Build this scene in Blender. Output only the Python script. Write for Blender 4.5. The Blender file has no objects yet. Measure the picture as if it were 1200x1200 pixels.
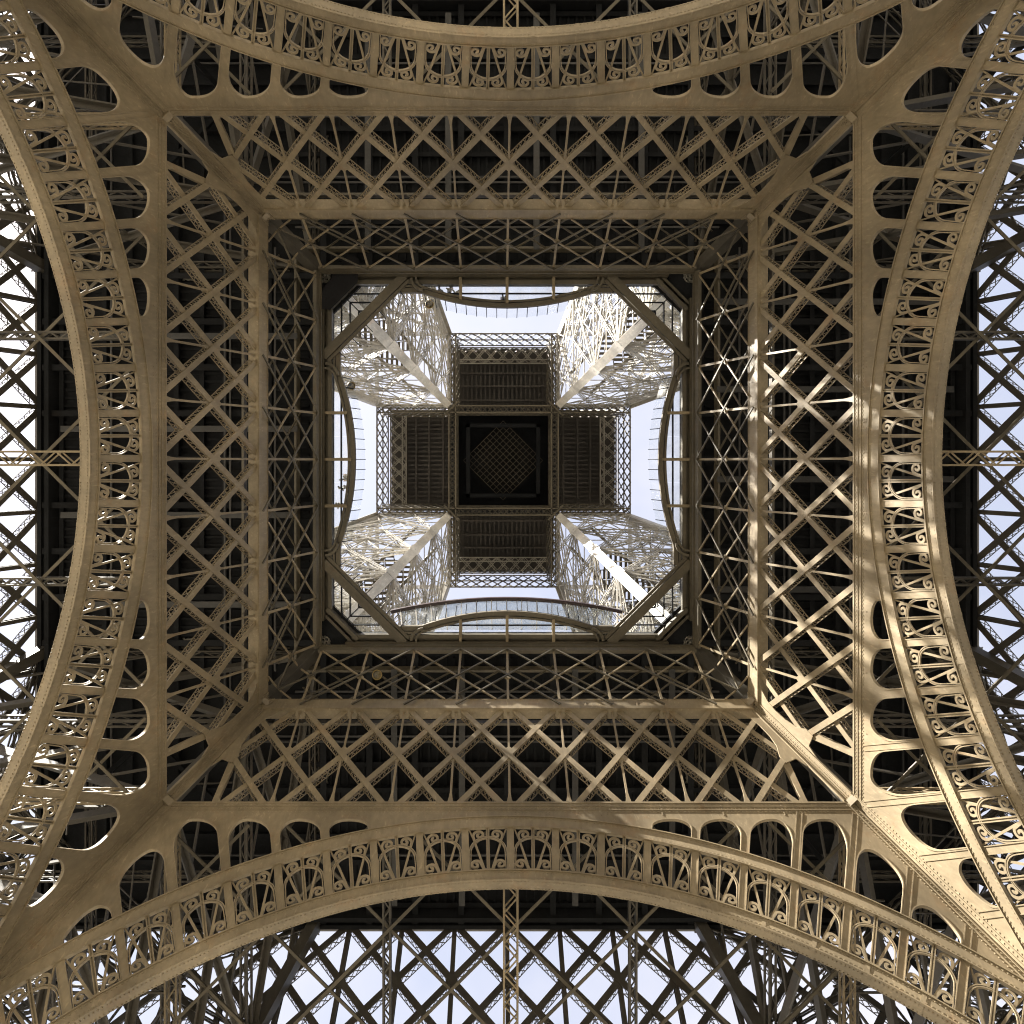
import bpy, math, random
from mathutils import Vector, Matrix
from mathutils.geometry import tessellate_polygon
random.seed(7)
PI = math.pi
V = Vector
SC = bpy.context.scene
COL = SC.collection

# ------------------------------------------------------------------ camera
EYE = 1.5                                     # camera height above ground
cam_d = bpy.data.cameras.new('camera')
cam = bpy.data.objects.new('camera', cam_d); COL.objects.link(cam)
cam.location = (-0.56, 0.16, EYE)
cam.rotation_euler = (PI, 0, 0)               # straight up, image-down = +Y
cam_d.sensor_width = 36.0
cam_d.lens = 885.0/1200.0*36.0
cam_d.shift_x = 14.5/1200.0
cam_d.shift_y = -59.2/1200.0
cam_d.clip_start = 0.1; cam_d.clip_end = 6000
SC.camera = cam
# ------------------------------------------------------------------ world and sun
SUN_DIR = V((-0.88, -0.475, 0)).normalized()   # horizontal direction towards the sun
SUN_EL = math.radians(42)
w = bpy.data.worlds.new('World'); SC.world = w; w.use_nodes = True
nt = w.node_tree; nt.nodes.clear()
out = nt.nodes.new('ShaderNodeOutputWorld'); bg = nt.nodes.new('ShaderNodeBackground')
sky = nt.nodes.new('ShaderNodeTexSky'); sky.sky_type = 'NISHITA'; sky.sun_disc = False
sky.sun_elevation = SUN_EL
sky.sun_rotation = math.atan2(SUN_DIR.x, SUN_DIR.y)
sky.air_density = 1.0; sky.dust_density = 3.0; sky.ozone_density = 1.5
tc = nt.nodes.new('ShaderNodeTexCoord')
ns = nt.nodes.new('ShaderNodeTexNoise'); ns.inputs['Scale'].default_value = 2.0; ns.inputs['Detail'].default_value = 5
ns.inputs['Roughness'].default_value = 0.6
rmp = nt.nodes.new('ShaderNodeValToRGB')
rmp.color_ramp.elements[0].position = 0.40; rmp.color_ramp.elements[0].color = (0.55, 0.55, 0.55, 1)
rmp.color_ramp.elements[1].position = 0.66; rmp.color_ramp.elements[1].color = (1.0, 1.0, 1.0, 1)
mixn = nt.nodes.new('ShaderNodeMix'); mixn.data_type = 'RGBA'
mixn.inputs[7].default_value = (2.75, 2.72, 2.98, 1)        # thin bright cloud veil
nt.links.new(tc.outputs['Generated'], ns.inputs['Vector'])
nt.links.new(ns.outputs['Fac'], rmp.inputs['Fac'])
nt.links.new(rmp.outputs['Color'], mixn.inputs[0])
nt.links.new(sky.outputs['Color'], mixn.inputs[6])
nt.links.new(mixn.outputs[2], bg.inputs['Color'])
bg.inputs['Strength'].default_value = 0.05
nt.links.new(bg.outputs['Background'], out.inputs['Surface'])
sun_d = bpy.data.lights.new('sun', 'SUN'); sun_d.energy = 5.0; sun_d.angle = math.radians(0.53)
sun_d.color = (1.0, 0.94, 0.84)
sun = bpy.data.objects.new('sun', sun_d); COL.objects.link(sun)
to_sun = V((SUN_DIR.x*math.cos(SUN_EL), SUN_DIR.y*math.cos(SUN_EL), math.sin(SUN_EL)))
sun.rotation_euler = to_sun.to_track_quat('Z', 'Y').to_euler()
sun.location = (0, 0, 300)
SC.view_settings.view_transform = 'Standard'; SC.view_settings.look = 'None'
SC.view_settings.gamma = 1.0; SC.view_settings.use_curve_mapping = False
SC.view_settings.exposure = 2.85
SC.render.engine = 'CYCLES'
SC.cycles.use_denoising = True
SC.cycles.filter_width = 1.1
SC.cycles.max_bounces = 4; SC.cycles.diffuse_bounces = 2; SC.cycles.glossy_bounces = 2; SC.cycles.transparent_max_bounces = 10
SC.cycles.use_adaptive_sampling = True; SC.cycles.adaptive_threshold = 0.03
SC.cycles.debug_use_spatial_splits = True
SC.cycles.caustics_reflective = False; SC.cycles.caustics_refractive = False
SC.cycles.sample_clamp_indirect = 6.0

# ------------------------------------------------------------------ materials
def paint(name, col, var=0.10, rough=0.5, scale=1.6, streak=0.16, bump=0.08, spec=0.35):
    m = bpy.data.materials.new(name); m.use_nodes = True
    n = m.node_tree; b = n.nodes['Principled BSDF']
    tc = n.nodes.new('ShaderNodeTexCoord')
    geo = n.nodes.new('ShaderNodeNewGeometry')
    a = n.nodes.new('ShaderNodeTexNoise'); a.inputs['Scale'].default_value = scale; a.inputs['Detail'].default_value = 4; a.inputs['Roughness'].default_value = 0.65
    n.links.new(geo.outputs['Position'], a.inputs['Vector'])
    mp = n.nodes.new('ShaderNodeMapping'); mp.inputs['Scale'].default_value = (5.0, 5.0, 0.5)
    n.links.new(geo.outputs['Position'], mp.inputs['Vector'])
    s = n.nodes.new('ShaderNodeTexNoise'); s.inputs['Scale'].default_value = 1.0; s.inputs['Detail'].default_value = 5
    n.links.new(mp.outputs['Vector'], s.inputs['Vector'])
    r1 = n.nodes.new('ShaderNodeMapRange'); r1.inputs[1].default_value = 0.3; r1.inputs[2].default_value = 0.7
    r1.inputs[3].default_value = 1-var; r1.inputs[4].default_value = 1+var
    n.links.new(a.outputs['Fac'], r1.inputs[0])
    r2 = n.nodes.new('ShaderNodeMapRange'); r2.inputs[1].default_value = 0.35; r2.inputs[2].default_value = 0.7
    r2.inputs[3].default_value = 1-streak*0.6; r2.inputs[4].default_value = 1+streak*0.5
    n.links.new(s.outputs['Fac'], r2.inputs[0])
    mul = n.nodes.new('ShaderNodeMath'); mul.operation = 'MULTIPLY'
    n.links.new(r1.outputs[0], mul.inputs[0]); n.links.new(r2.outputs[0], mul.inputs[1])
    # large faded patches and thin pale water streaks
    fd = n.nodes.new('ShaderNodeTexNoise'); fd.inputs['Scale'].default_value = 0.22; fd.inputs['Detail'].default_value = 3
    n.links.new(geo.outputs['Position'], fd.inputs['Vector'])
    r3 = n.nodes.new('ShaderNodeMapRange'); r3.inputs[1].default_value = 0.35; r3.inputs[2].default_value = 0.65; r3.inputs[3].default_value = 0.78; r3.inputs[4].default_value = 1.20
    n.links.new(fd.outputs['Fac'], r3.inputs[0])
    mp2 = n.nodes.new('ShaderNodeMapping'); mp2.inputs['Scale'].default_value = (3.2, 3.2, 0.22)
    n.links.new(geo.outputs['Position'], mp2.inputs['Vector'])
    dr = n.nodes.new('ShaderNodeTexNoise'); dr.inputs['Scale'].default_value = 2.0; dr.inputs['Detail'].default_value = 2
    n.links.new(mp2.outputs['Vector'], dr.inputs['Vector'])
    r4 = n.nodes.new('ShaderNodeMapRange'); r4.inputs[1].default_value = 0.62; r4.inputs[2].default_value = 0.72; r4.inputs[3].default_value = 1.0; r4.inputs[4].default_value = 1.28
    n.links.new(dr.outputs['Fac'], r4.inputs[0])
    m2 = n.nodes.new('ShaderNodeMath'); m2.operation = 'MULTIPLY'; n.links.new(mul.outputs[0], m2.inputs[0]); n.links.new(r3.outputs[0], m2.inputs[1])
    m3 = n.nodes.new('ShaderNodeMath'); m3.operation = 'MULTIPLY'; n.links.new(m2.outputs[0], m3.inputs[0]); n.links.new(r4.outputs[0], m3.inputs[1])
    mul = m3
    # rust-tinted worn spots
    rs = n.nodes.new('ShaderNodeTexNoise'); rs.inputs['Scale'].default_value = 0.55; rs.inputs['Detail'].default_value = 5; rs.inputs['Roughness'].default_value = 0.75
    n.links.new(geo.outputs['Position'], rs.inputs['Vector'])
    rr = n.nodes.new('ShaderNodeMapRange'); rr.inputs[1].default_value = 0.56; rr.inputs[2].default_value = 0.74; rr.inputs[3].default_value = 0.0; rr.inputs[4].default_value = 0.65
    n.links.new(rs.outputs['Fac'], rr.inputs[0])
    mx = n.nodes.new('ShaderNodeMix'); mx.data_type = 'RGBA'
    mx.inputs[6].default_value = (*col, 1); mx.inputs[7].default_value = (col[0]*1.0, col[1]*0.78, col[2]*0.62, 1)
    n.links.new(rr.outputs[0], mx.inputs[0])
    vm = n.nodes.new('ShaderNodeVectorMath'); vm.operation = 'SCALE'
    n.links.new(mx.outputs[2], vm.inputs[0]); n.links.new(mul.outputs[0], vm.inputs['Scale'])
    n.links.new(vm.outputs[0], b.inputs['Base Color'])
    b.inputs['Roughness'].default_value = rough
    b.inputs['Specular IOR Level'].default_value = spec
    if bump:
        bp = n.nodes.new('ShaderNodeBump'); bp.inputs['Strength'].default_value = bump; bp.inputs['Distance'].default_value = 0.03
        f = n.nodes.new('ShaderNodeTexNoise'); f.inputs['Scale'].default_value = 4.0; f.inputs['Detail'].default_value = 6
        n.links.new(geo.outputs['Position'], f.inputs['Vector'])
        n.links.new(f.outputs['Fac'], bp.inputs['Height']); n.links.new(bp.outputs[0], b.inputs['Normal'])
    return m
M_IRON = paint('brown_iron_paint', (0.193, 0.156, 0.102))
M_ARCH = paint('arch_iron_paint', (0.212, 0.172, 0.113))
M_DARK = paint('shade_darkened_paint', (0.017, 0.0182, 0.021), rough=0.85, spec=0.08)  # brown deck paint darkened and cooled; underside shade is in the colour
M_SHADE = paint('shaded_iron_paint', (0.062, 0.056, 0.047))  # same iron paint, darkened so backlit girders and leg insides carry painted shade
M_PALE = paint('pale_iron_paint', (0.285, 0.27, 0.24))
M_MID = paint('half_shaded_iron_paint', (0.08, 0.069, 0.05))  # darker iron copy; shade on the gallery rods is put into the colour
M_WHITE = paint('skylit_girder_paint', (0.60, 0.575, 0.53))  # iron paint whitened; skylight on the inner leg girders is in the colour
M_PIPE = paint('dull_grey_galvanised', (0.04, 0.04, 0.042))
M_BOARD = paint('brown_deck_boards', (0.03, 0.026, 0.023))
M_SLAT = paint('brown_slats', (0.036, 0.031, 0.027))
M_BLACK = paint('black_board', (0.012, 0.012, 0.014), rough=0.8, spec=0.1)
def simple(name, col, rough=0.6, metal=0.0):
    m = bpy.data.materials.new(name); m.use_nodes = True
    n = m.node_tree; b = n.nodes['Principled BSDF']
    a = n.nodes.new('ShaderNodeTexNoise'); a.inputs['Scale'].default_value = 6.0
    r = n.nodes.new('ShaderNodeMapRange'); r.inputs[3].default_value = 0.85; r.inputs[4].default_value = 1.15
    n.links.new(a.outputs['Fac'], r.inputs[0])
    vm = n.nodes.new('ShaderNodeVectorMath'); vm.operation = 'SCALE'; vm.inputs[0].default_value = col
    n.links.new(r.outputs[0], vm.inputs['Scale']); n.links.new(vm.outputs[0], b.inputs['Base Color'])
    b.inputs['Roughness'].default_value = rough; b.inputs['Metallic'].default_value = metal
    return m
def glass(name, tint, amount=0.16):
    m = bpy.data.materials.new(name); m.use_nodes = True
    n = m.node_tree; n.nodes.clear()
    o = n.nodes.new('ShaderNodeOutputMaterial'); mx = n.nodes.new('ShaderNodeMixShader')
    t = n.nodes.new('ShaderNodeBsdfTransparent'); t.inputs['Color'].default_value = (*tint, 1)
    ad = n.nodes.new('ShaderNodeMixShader')
    g = n.nodes.new('ShaderNodeBsdfGlossy'); g.inputs['Roughness'].default_value = 0.05
    df = n.nodes.new('ShaderNodeBsdfDiffuse'); df.inputs['Color'].default_value = (0.5, 0.5, 0.5, 1)
    ns = n.nodes.new('ShaderNodeTexNoise'); ns.inputs['Scale'].default_value = 1.3; ns.inputs['Detail'].default_value = 6
    geo = n.nodes.new('ShaderNodeNewGeometry'); n.links.new(geo.outputs['Position'], ns.inputs['Vector'])
    r = n.nodes.new('ShaderNodeMapRange'); r.inputs[1].default_value = 0.35; r.inputs[2].default_value = 0.75
    r.inputs[3].default_value = amount*0.4; r.inputs[4].default_value = amount*1.8
    n.links.new(ns.outputs['Fac'], r.inputs[0])
    ad.inputs[0].default_value = 0.5
    n.links.new(g.outputs[0], ad.inputs[1]); n.links.new(df.outputs[0], ad.inputs[2])
    n.links.new(r.outputs[0], mx.inputs[0]); n.links.new(t.outputs[0], mx.inputs[1]); n.links.new(ad.outputs[0], mx.inputs[2])
    n.links.new(mx.outputs[0], o.inputs['Surface'])
    return m
M_GLASS = glass('floor_glass', (0.95, 0.96, 0.96), 0.10)
M_RAILGLASS = glass('rail_glass', (0.97, 0.98, 0.98), 0.04)
M_GLASS2 = glass('facade_glass', (0.80, 0.83, 0.83), 0.22)

# ------------------------------------------------------------------ mesh helpers
class MB:
    def __init__(s): s.v = []; s.f = []
    def bar(s, p0, p1, ref, wa, wb):
        """box along p0-p1; wa = size along ref, wb = size across"""
        p0 = V(p0); p1 = V(p1); d = p1-p0
        L = d.length
        if L < 1e-5: return s
        d /= L; ref = V(ref); a = ref-d*ref.dot(d)
        if a.length < 1e-4: a = d.orthogonal()
        a.normalize(); b = d.cross(a)
        a = a*(wa/2); b = b*(wb/2); o = len(s.v)
        for p in (p0, p1):
            s.v += [p-a-b, p+a-b, p+a+b, p-a+b]
        s.f += [(o, o+3, o+2, o+1), (o+4, o+5, o+6, o+7), (o, o+1, o+5, o+4), (o+1, o+2, o+6, o+5), (o+2, o+3, o+7, o+6), (o+3, o, o+4, o+7)]
        return s
    def box(s, x0, x1, y0, y1, z0, z1):
        o = len(s.v)
        s.v += [V((x0,y0,z0)), V((x1,y0,z0)), V((x1,y1,z0)), V((x0,y1,z0)), V((x0,y0,z1)), V((x1,y0,z1)), V((x1,y1,z1)), V((x0,y1,z1))]
        s.f += [(o, o+3, o+2, o+1), (o+4, o+5, o+6, o+7), (o, o+1, o+5, o+4), (o+1, o+2, o+6, o+5), (o+2, o+3, o+7, o+6), (o+3, o, o+4, o+7)]
        return s
    def prism(s, pts, z0, z1, holes=()):
        """polygon (with holes) in xy, extruded from z0 to z1"""
        loops = [[V((p[0], p[1], 0)) for p in pts]]+[[V((p[0], p[1], 0)) for p in h] for h in holes]
        tris = tessellate_polygon(loops)
        flat = [p for l in loops for p in l]; n = len(flat); o = len(s.v)
        s.v += [V((p.x, p.y, z0)) for p in flat]+[V((p.x, p.y, z1)) for p in flat]
        for t in tris:
            a, b, c = t
            cr = (flat[b]-flat[a]).cross(flat[c]-flat[a]).z
            if abs(cr) < 1e-12: continue
            if cr < 0: b, c = c, b
            s.f.append((o+n+a, o+n+b, o+n+c)); s.f.append((o+a, o+c, o+b))
        k = 0
        for l in loops:
            m = len(l)
            for i in range(m):
                j = (i+1) % m
                s.f.append((o+k+i, o+k+j, o+n+k+j, o+n+k+i))
            k += m
        return s
    def ribbon(s, pts, width, z0, z1, closed=False):
        """strip of constant width following a 2D polyline, extruded z0..z1"""
        n = len(pts); L = []; R = []
        for i, p in enumerate(pts):
            a = pts[(i-1) % n] if (i > 0 or closed) else pts[i]
            b = pts[(i+1) % n] if (i < n-1 or closed) else pts[i]
            dx, dy = b[0]-a[0], b[1]-a[1]; l = math.hypot(dx, dy) or 1
            nx, ny = -dy/l*width/2, dx/l*width/2
            L.append((p[0]+nx, p[1]+ny)); R.append((p[0]-nx, p[1]-ny))
        o = len(s.v)
        for i in range(n):
            s.v += [V((*L[i], z0)), V((*R[i], z0)), V((*R[i], z1)), V((*L[i], z1))]
        for i in range(n if closed else n-1):
            a = o+4*i; b = o+4*((i+1) % n)
            for q in range(4):
                r = (q+1) % 4
                s.f.append((a+q, a+r, b+r, b+q))
        if not closed:
            s.f.append((o, o+1, o+2, o+3)); e = o+4*(n-1); s.f.append((e+3, e+2, e+1, e))
        return s
    def laced(s, p0, p1, ref, wa, wb, pitch=0.5, chord=0.07, lace=0.045, sides=4, flange=None):
        """open lattice member: four corner angles (or two flanges) joined by zigzag lacing"""
        p0 = V(p0); p1 = V(p1); d = p1-p0; L = d.length; d /= L
        a = V(ref)-d*V(ref).dot(d); a.normalize(); b = d.cross(a)
        if flange:
            s.bar(p0+a*(wa/2-flange/2), p1+a*(wa/2-flange/2), a, flange, wb)
            s.bar(p0-a*(wa/2-flange/2), p1-a*(wa/2-flange/2), a, flange, wb)
        else:
            for sa in (-1, 1):
                for sb in (-1, 1):
                    o = a*(sa*(wa-chord)/2)+b*(sb*(wb-chord)/2)
                    s.bar(p0+o, p1+o, a, chord, chord)
        n = max(2, int(L/pitch)); st = d*(L/n)
        for q in range(n):
            q0 = p0+st*q; q1 = p0+st*(q+1); sg = 1 if q % 2 else -1
            A = a*(wa/2-chord*0.5); B = b*(wb/2-chord*0.5)
            for sb in (-1, 1):
                s.bar(q0+B*sb-A*sg, q1+B*sb+A*sg, b, lace*0.5, lace)
            if sides == 4:
                for sa in (-1, 1):
                    s.bar(q0+A*sa-B*sg, q1+A*sa+B*sg, a, lace*0.5, lace)
        return s
    def mesh(s, name):
        me = bpy.data.meshes.new(name)
        me.from_pydata([tuple(v) for v in s.v], [], s.f); me.update()
        return me

UNIQUE = True                                  # single-user meshes trace much faster here than shared ones
def link(name, me, mat, parent=None, mtx=None, kind=None, label=None):
    if isinstance(me, MB): me = me.mesh(name)
    if me is not None and mat is not None and not me.materials: me.materials.append(mat)
    if me is not None and me.users > 0 and UNIQUE: me = me.copy()
    o = bpy.data.objects.new(name, me); COL.objects.link(o)
    if parent is not None: o.parent = parent
    if mtx is not None: o.matrix_local = mtx
    if kind: o['kind'] = kind
    if label: o['label'] = label
    return o
def RZ(k): return Matrix.Rotation(k*PI/2, 4, 'Z')

# ------------------------------------------------------------------ tower geometry (h = height above the eye)
def Z(h): return h+EYE
def Ri(h): return 33.6-0.35*h if h <= 57 else 13.65-(h-57)*(13.65-7.8)/51.0      # inner faces of the legs
def Ro(h): return 61.7-0.47*h if h <= 57 else 34.91-(h-57)*(34.91-18.1)/51.0     # outer faces
H0 = 11.686
GI = math.sqrt(1+0.35**2); GO = math.sqrt(1+0.47**2)
def wi(h): return (h-H0)*GI
def hi(wv): return H0+wv/GI
def cu(wv): return Ri(hi(wv))                     # half width of an inner face at in-plane height w
def frame(k, R, h, s):
    g = math.sqrt(1+s*s)
    m = Matrix(((1, 0, 0, 0), (0, -s/g, -1/g, R), (0, 1/g, -s/g, Z(h)), (0, 0, 0, 1)))
    return RZ(k) @ m
def IF(k): return frame(k, Ri(H0), H0, 0.35)       # inner face frame: x lateral, y up the face, z towards the viewer
def OF(k): return frame(k, Ro(H0), H0, 0.47)
def wo(h): return (h-H0)*GO
def ho(wv): return H0+wv/GO

tower = bpy.data.objects.new('iron_tower', None); COL.objects.link(tower)
tower['label'] = 'brown wrought iron lattice tower seen from directly beneath between its four legs'
tower['category'] = 'tower'

# ------------------------------------------------------------------ ground
def build_ground():
    m = bpy.data.materials.new('pale_gravel'); m.use_nodes = True
    n = m.node_tree; b = n.nodes['Principled BSDF']
    a = n.nodes.new('ShaderNodeTexNoise'); a.inputs['Scale'].default_value = 0.3; a.inputs['Detail'].default_value = 10
    geo = n.nodes.new('ShaderNodeNewGeometry'); n.links.new(geo.outputs['Position'], a.inputs['Vector'])
    r = n.nodes.new('ShaderNodeValToRGB')
    r.color_ramp.elements[0].position = 0.3; r.color_ramp.elements[0].color = (0.17, 0.153, 0.12, 1)
    r.color_ramp.elements[1].position = 0.7; r.color_ramp.elements[1].color = (0.24, 0.217, 0.172, 1)
    n.links.new(a.outputs['Fac'], r.inputs['Fac']); n.links.new(r.outputs['Color'], b.inputs['Base Color'])
    b.inputs['Roughness'].default_value = 0.95
    mb = MB(); N = 24; S = 3000.0
    for i in range(N+1):
        for j in range(N+1):
            mb.v.append(V((-S+2*S*i/N, -S+2*S*j/N, 0)))
    for i in range(N):
        for j in range(N):
            q = i*(N+1)+j; mb.f.append((q, q+N+1, q+N+2, q+1))
    link('ground', mb, m, kind='structure')
build_ground()

# ------------------------------------------------------------------ inner arches
RHO = 27.35            # fretwork bottom radius, centre at frame origin
RI0, RF0, RF1, RX1 = 26.76, 27.35, 30.0, 30.74
DTH = 0.0805; NP = 11
W_LO, W_HI, W_TOP = 31.86, 39.85, 40.95       # lattice girder edges and top of its upper chord
def arc(r, t0, t1, n): return [(r*math.sin(t0+(t1-t0)*i/n), r*math.cos(t0+(t1-t0)*i/n)) for i in range(n+1)]

def arch_meshes():
    T = DTH*NP; n = 132
    mb = MB()
    def band(r0, r1, z0, z1):
        a = arc(r0, -T, T, n); b = arc(r1, -T, T, n); o = len(mb.v)
        for i in range(n+1):
            mb.v.extend([V((*a[i], z0)), V((*b[i], z0)), V((*b[i], z1)), V((*a[i], z1))])
        for i in range(n):
            p = o+4*i; q = p+4
            for s in range(4):
                r = (s+1) % 4; mb.f.append((p+s, q+s, q+r, p+r))
        mb.f.append((o, o+1, o+2, o+3)); e = o+4*n; mb.f.append((e+3, e+2, e+1, e))
    band(RI0, RI0+0.07, -0.56, 0.10)            # soffit plate
    band(RI0+0.07, RF0-0.03, 0.0, 0.06)         # front web
    band(RF0-0.06, RF0, -0.30, 0.13)            # upper lip of the lower rib
    band(RI0+0.07, RF0-0.06, -0.55, -0.50)
    band(RF1, RF1+0.06, -0.05, 0.15)
    band(RF1+0.06, RX1-0.06, 0.05, 0.10)        # extrados web
    band(RX1-0.06, RX1, -0.02, 0.17)
    # cover straps on soffit and web
    for i in range(-2*NP+1, 2*NP, 2):
        t = i*DTH/2
        u = V((math.sin(t), math.cos(t), 0)); s = V((math.cos(t), -math.sin(t), 0))
        mb.bar(u*(RI0-0.012)+V((0,0,-0.55)), u*(RI0-0.012)+V((0,0,0.09)), s, 0.16, 0.03)
        mb.bar(u*(RI0+0.09)+V((0,0,0.065)), u*(RF0-0.07)+V((0,0,0.065)), s, 0.20, 0.03)
    return mb.mesh('arch_rib')

RM = 28.675
def ray_pt(t, rho):
    """point at arch angle t (on the middle radius), moved along the line of the posts to radius rho"""
    x, y = RM*math.sin(t), RM*math.cos(t)
    ph = math.atan2(x, y+6.0)
    q = (rho-RM)/math.cos(t-ph)
    return (x+q*math.sin(ph), y+q*math.cos(ph))
def warp(mb, t):
    o = MB(); o.f = list(mb.f)
    for v in mb.v:
        x, y = ray_pt(t+math.atan2(v.x, v.y), math.hypot(v.x, v.y)); o.v.append(V((x, y, v.z)))
    return o
def spiral(cx, cy, r0, r1, a0, a1, n=18):
    return [(cx+(r0+(r1-r0)*i/n)*math.cos(a0+(a1-a0)*i/n), cy+(r0+(r1-r0)*i/n)*math.sin(a0+(a1-a0)*i/n)) for i in range(n+1)]
def fret_mesh():
    """one fretwork panel: arched ring, three ribs and four scrolls; y measured from the arch centre"""
    mb = MB(); b0 = RF0
    def hw(y): return y*math.tan(DTH/2)-0.20
    z0, z1 = -0.06, 0.02
    # arched double ring
    for off, zz in ((0.0, 0), (0.085, 0)):
        r = 0.955-off; sy = b0+1.17
        pts = [(-r, b0-0.01), (-r, b0+0.6)]+[(-r*math.cos(PI*i/18), sy+r*math.sin(PI*i/18)) for i in range(19)]+[(r, b0+0.6), (r, b0-0.01)]
        mb.ribbon(pts, 0.048, z0, z1+0.02)
    # centre rib, grooved
    mb.box(-0.085, -0.03, b0-0.01, RF1+0.01, z0, z1+0.03); mb.box(0.03, 0.085, b0-0.01, RF1+0.01, z0, z1+0.03)
    mb.box(-0.03, 0.03, b0-0.01, RF1+0.01, z0, z1-0.05)
    mb.box(-0.26, 0.26, b0-0.02, b0+0.10, z0-0.02, z1+0.05)
    for s in (-1, 1):
        # slanted ribs running up to the upper corner
        mb.bar((s*0.16, b0+0.02, -0.03), (s*0.70, b0+1.86, -0.03), (0, 0, 1), 0.07, 0.105)
        mb.bar((s*0.70, b0+1.86, -0.04), (s*0.99, RF1+0.01, -0.04), (0, 0, 1), 0.05, 0.075)
        # upper scroll: leaves the rib at the ring, rises and curls towards the centre
        path = [(s*0.64, b0+1.75), (s*0.72, b0+1.98), (s*0.755, b0+2.15)]
        path += [(s*x, y) for x, y in spiral(0.455, b0+2.25, 0.305, 0.04, 0.0, 2.5*PI, 26)]
        mb.ribbon(path, 0.12, z0+0.01, z1)
        # lower scroll: leaves the base, rises outwards and curls down
        path = [(s*0.20, b0+0.02), (s*0.28, b0+0.26), (s*0.36, b0+0.44)]
        path += [(s*x, y) for x, y in spiral(0.62, b0+0.37, 0.28, 0.04, 0.80*PI, -1.55*PI, 26)]
        mb.ribbon(path, 0.125, z0+0.01, z1+0.01)
    return mb
def post_mesh():
    mb = MB()
    mb.box(-0.185, 0.185, RF0-0.04, RF1+0.03, -0.07, 0.03)
    mb.box(-0.185, -0.15, RF0-0.04, RF1+0.03, 0.03, 0.06); mb.box(0.15, 0.185, RF0-0.04, RF1+0.03, 0.03, 0.06)
    mb.box(-0.185, -0.14, RF0-0.04, RF1+0.03, -0.36, -0.07); mb.box(0.14, 0.185, RF0-0.04, RF1+0.03, -0.36, -0.07)
    return mb

# ---- spandrel plate with rounded openings
def clip(poly, a, b, c):
    """keep a*x+b*y<=c"""
    res = []
    for i, p in enumerate(poly):
        q = poly[(i+1) % len(poly)]
        dp = a*p[0]+b*p[1]-c; dq = a*q[0]+b*q[1]-c
        if dp <= 0: res.append(p)
        if (dp < 0 < dq) or (dq < 0 < dp):
            t = dp/(dp-dq); res.append((p[0]+(q[0]-p[0])*t, p[1]+(q[1]-p[1])*t))
    return res
def fillet(poly, radii, seg=10):
    res = []; n = len(poly)
    for i in range(n):
        p = V((*poly[i], 0)); a = V((*poly[i-1], 0)); b = V((*poly[(i+1) % n], 0))
        u = (a-p); v = (b-p); lu, lv = u.length, v.length
        if lu < 1e-6 or lv < 1e-6: continue
        u /= lu; v /= lv
        ang = u.angle(v)
        r = radii(poly[i])
        if r < 0.01 or ang > 3.05: res.append(poly[i]); continue
        t = r/math.tan(ang/2)
        p0, p1 = p+u*min(t, lu*0.49), p+v*min(t, lv*0.49)
        for k in range(seg+1):
            s = k/seg
            wq = math.sin(ang/2)
            q = (p0*(1-s)**2+p*(2*wq*s*(1-s))+p1*s*s)/((1-s)**2+2*wq*s*(1-s)+s*s)
            res.append((q.x, q.y))
    return res
def hole_polys():
    hs = []
    kx = -0.35/GI                                  # slope of the corner edge: cu(w) = c0 + kx*w
    c0 = cu(0)
    for k in range(3, NP-1):
        t0 = k*DTH+0.0068; t1 = (k+1)*DTH-0.0068
        ra = RX1-0.10
        p = [ray_pt(t0, ra), ray_pt(t0, 50), ray_pt(t1, 50), ray_pt(t1, ra)]
        p = clip(p, 0, 1, 30.66)
        if k >= 7:                                  # flat head where the centre line of the opening meets the leg edge
            tm = (t0+t1)/2; rr = ra
            while rr < 50 and ray_pt(tm, rr)[0] < c0-1.25+kx*ray_pt(tm, rr)[1]: rr += 0.02
            p = clip(p, 0, 1, min(30.66, ray_pt(tm, rr)[1]+0.30))
        if k >= 7: p = clip(p, 1, -kx, c0-1.25)
        top = max(y for x, y in p)
        # drop near-duplicate points
        q = []
        for a in p:
            if not q or math.dist(a, q[-1]) > 0.05: q.append(a)
        if math.dist(q[0], q[-1]) < 0.05: q.pop()
        base = (ra*math.cos(t0), ra*math.cos(t1))
        h = fillet(q, lambda v: 0.0 if math.hypot(*v) < RX1+0.05 else 1.6)
        hs.append(h)
    return hs
def spandrel_mesh(holes):
    mb = MB()
    th = DTH*NP
    lim = 0.845
    a = arc(RX1-0.3, -lim, lim, 90)
    wl = a[0][1]
    pts = [(-cu(wl)+0.0, wl)]+a+[(cu(wl), wl), (cu(W_LO), W_LO), (-cu(W_LO), W_LO)]
    # remove points where the arc would lie outside the corner edge
    pts = [p for p in pts if abs(p[0]) <= cu(p[1])+1e-4]
    allh = holes+[[(-x, y) for x, y in reversed(h)] for h in holes]
    mb.prism(pts, -0.09, 0.0, allh)
    return mb.mesh('spandrel_plate')
def rim_mesh(h):
    mb = MB()
    mb.ribbon(h, 0.055, -0.15, 0.035, closed=True)
    return mb.mesh('opening_rim')
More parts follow.
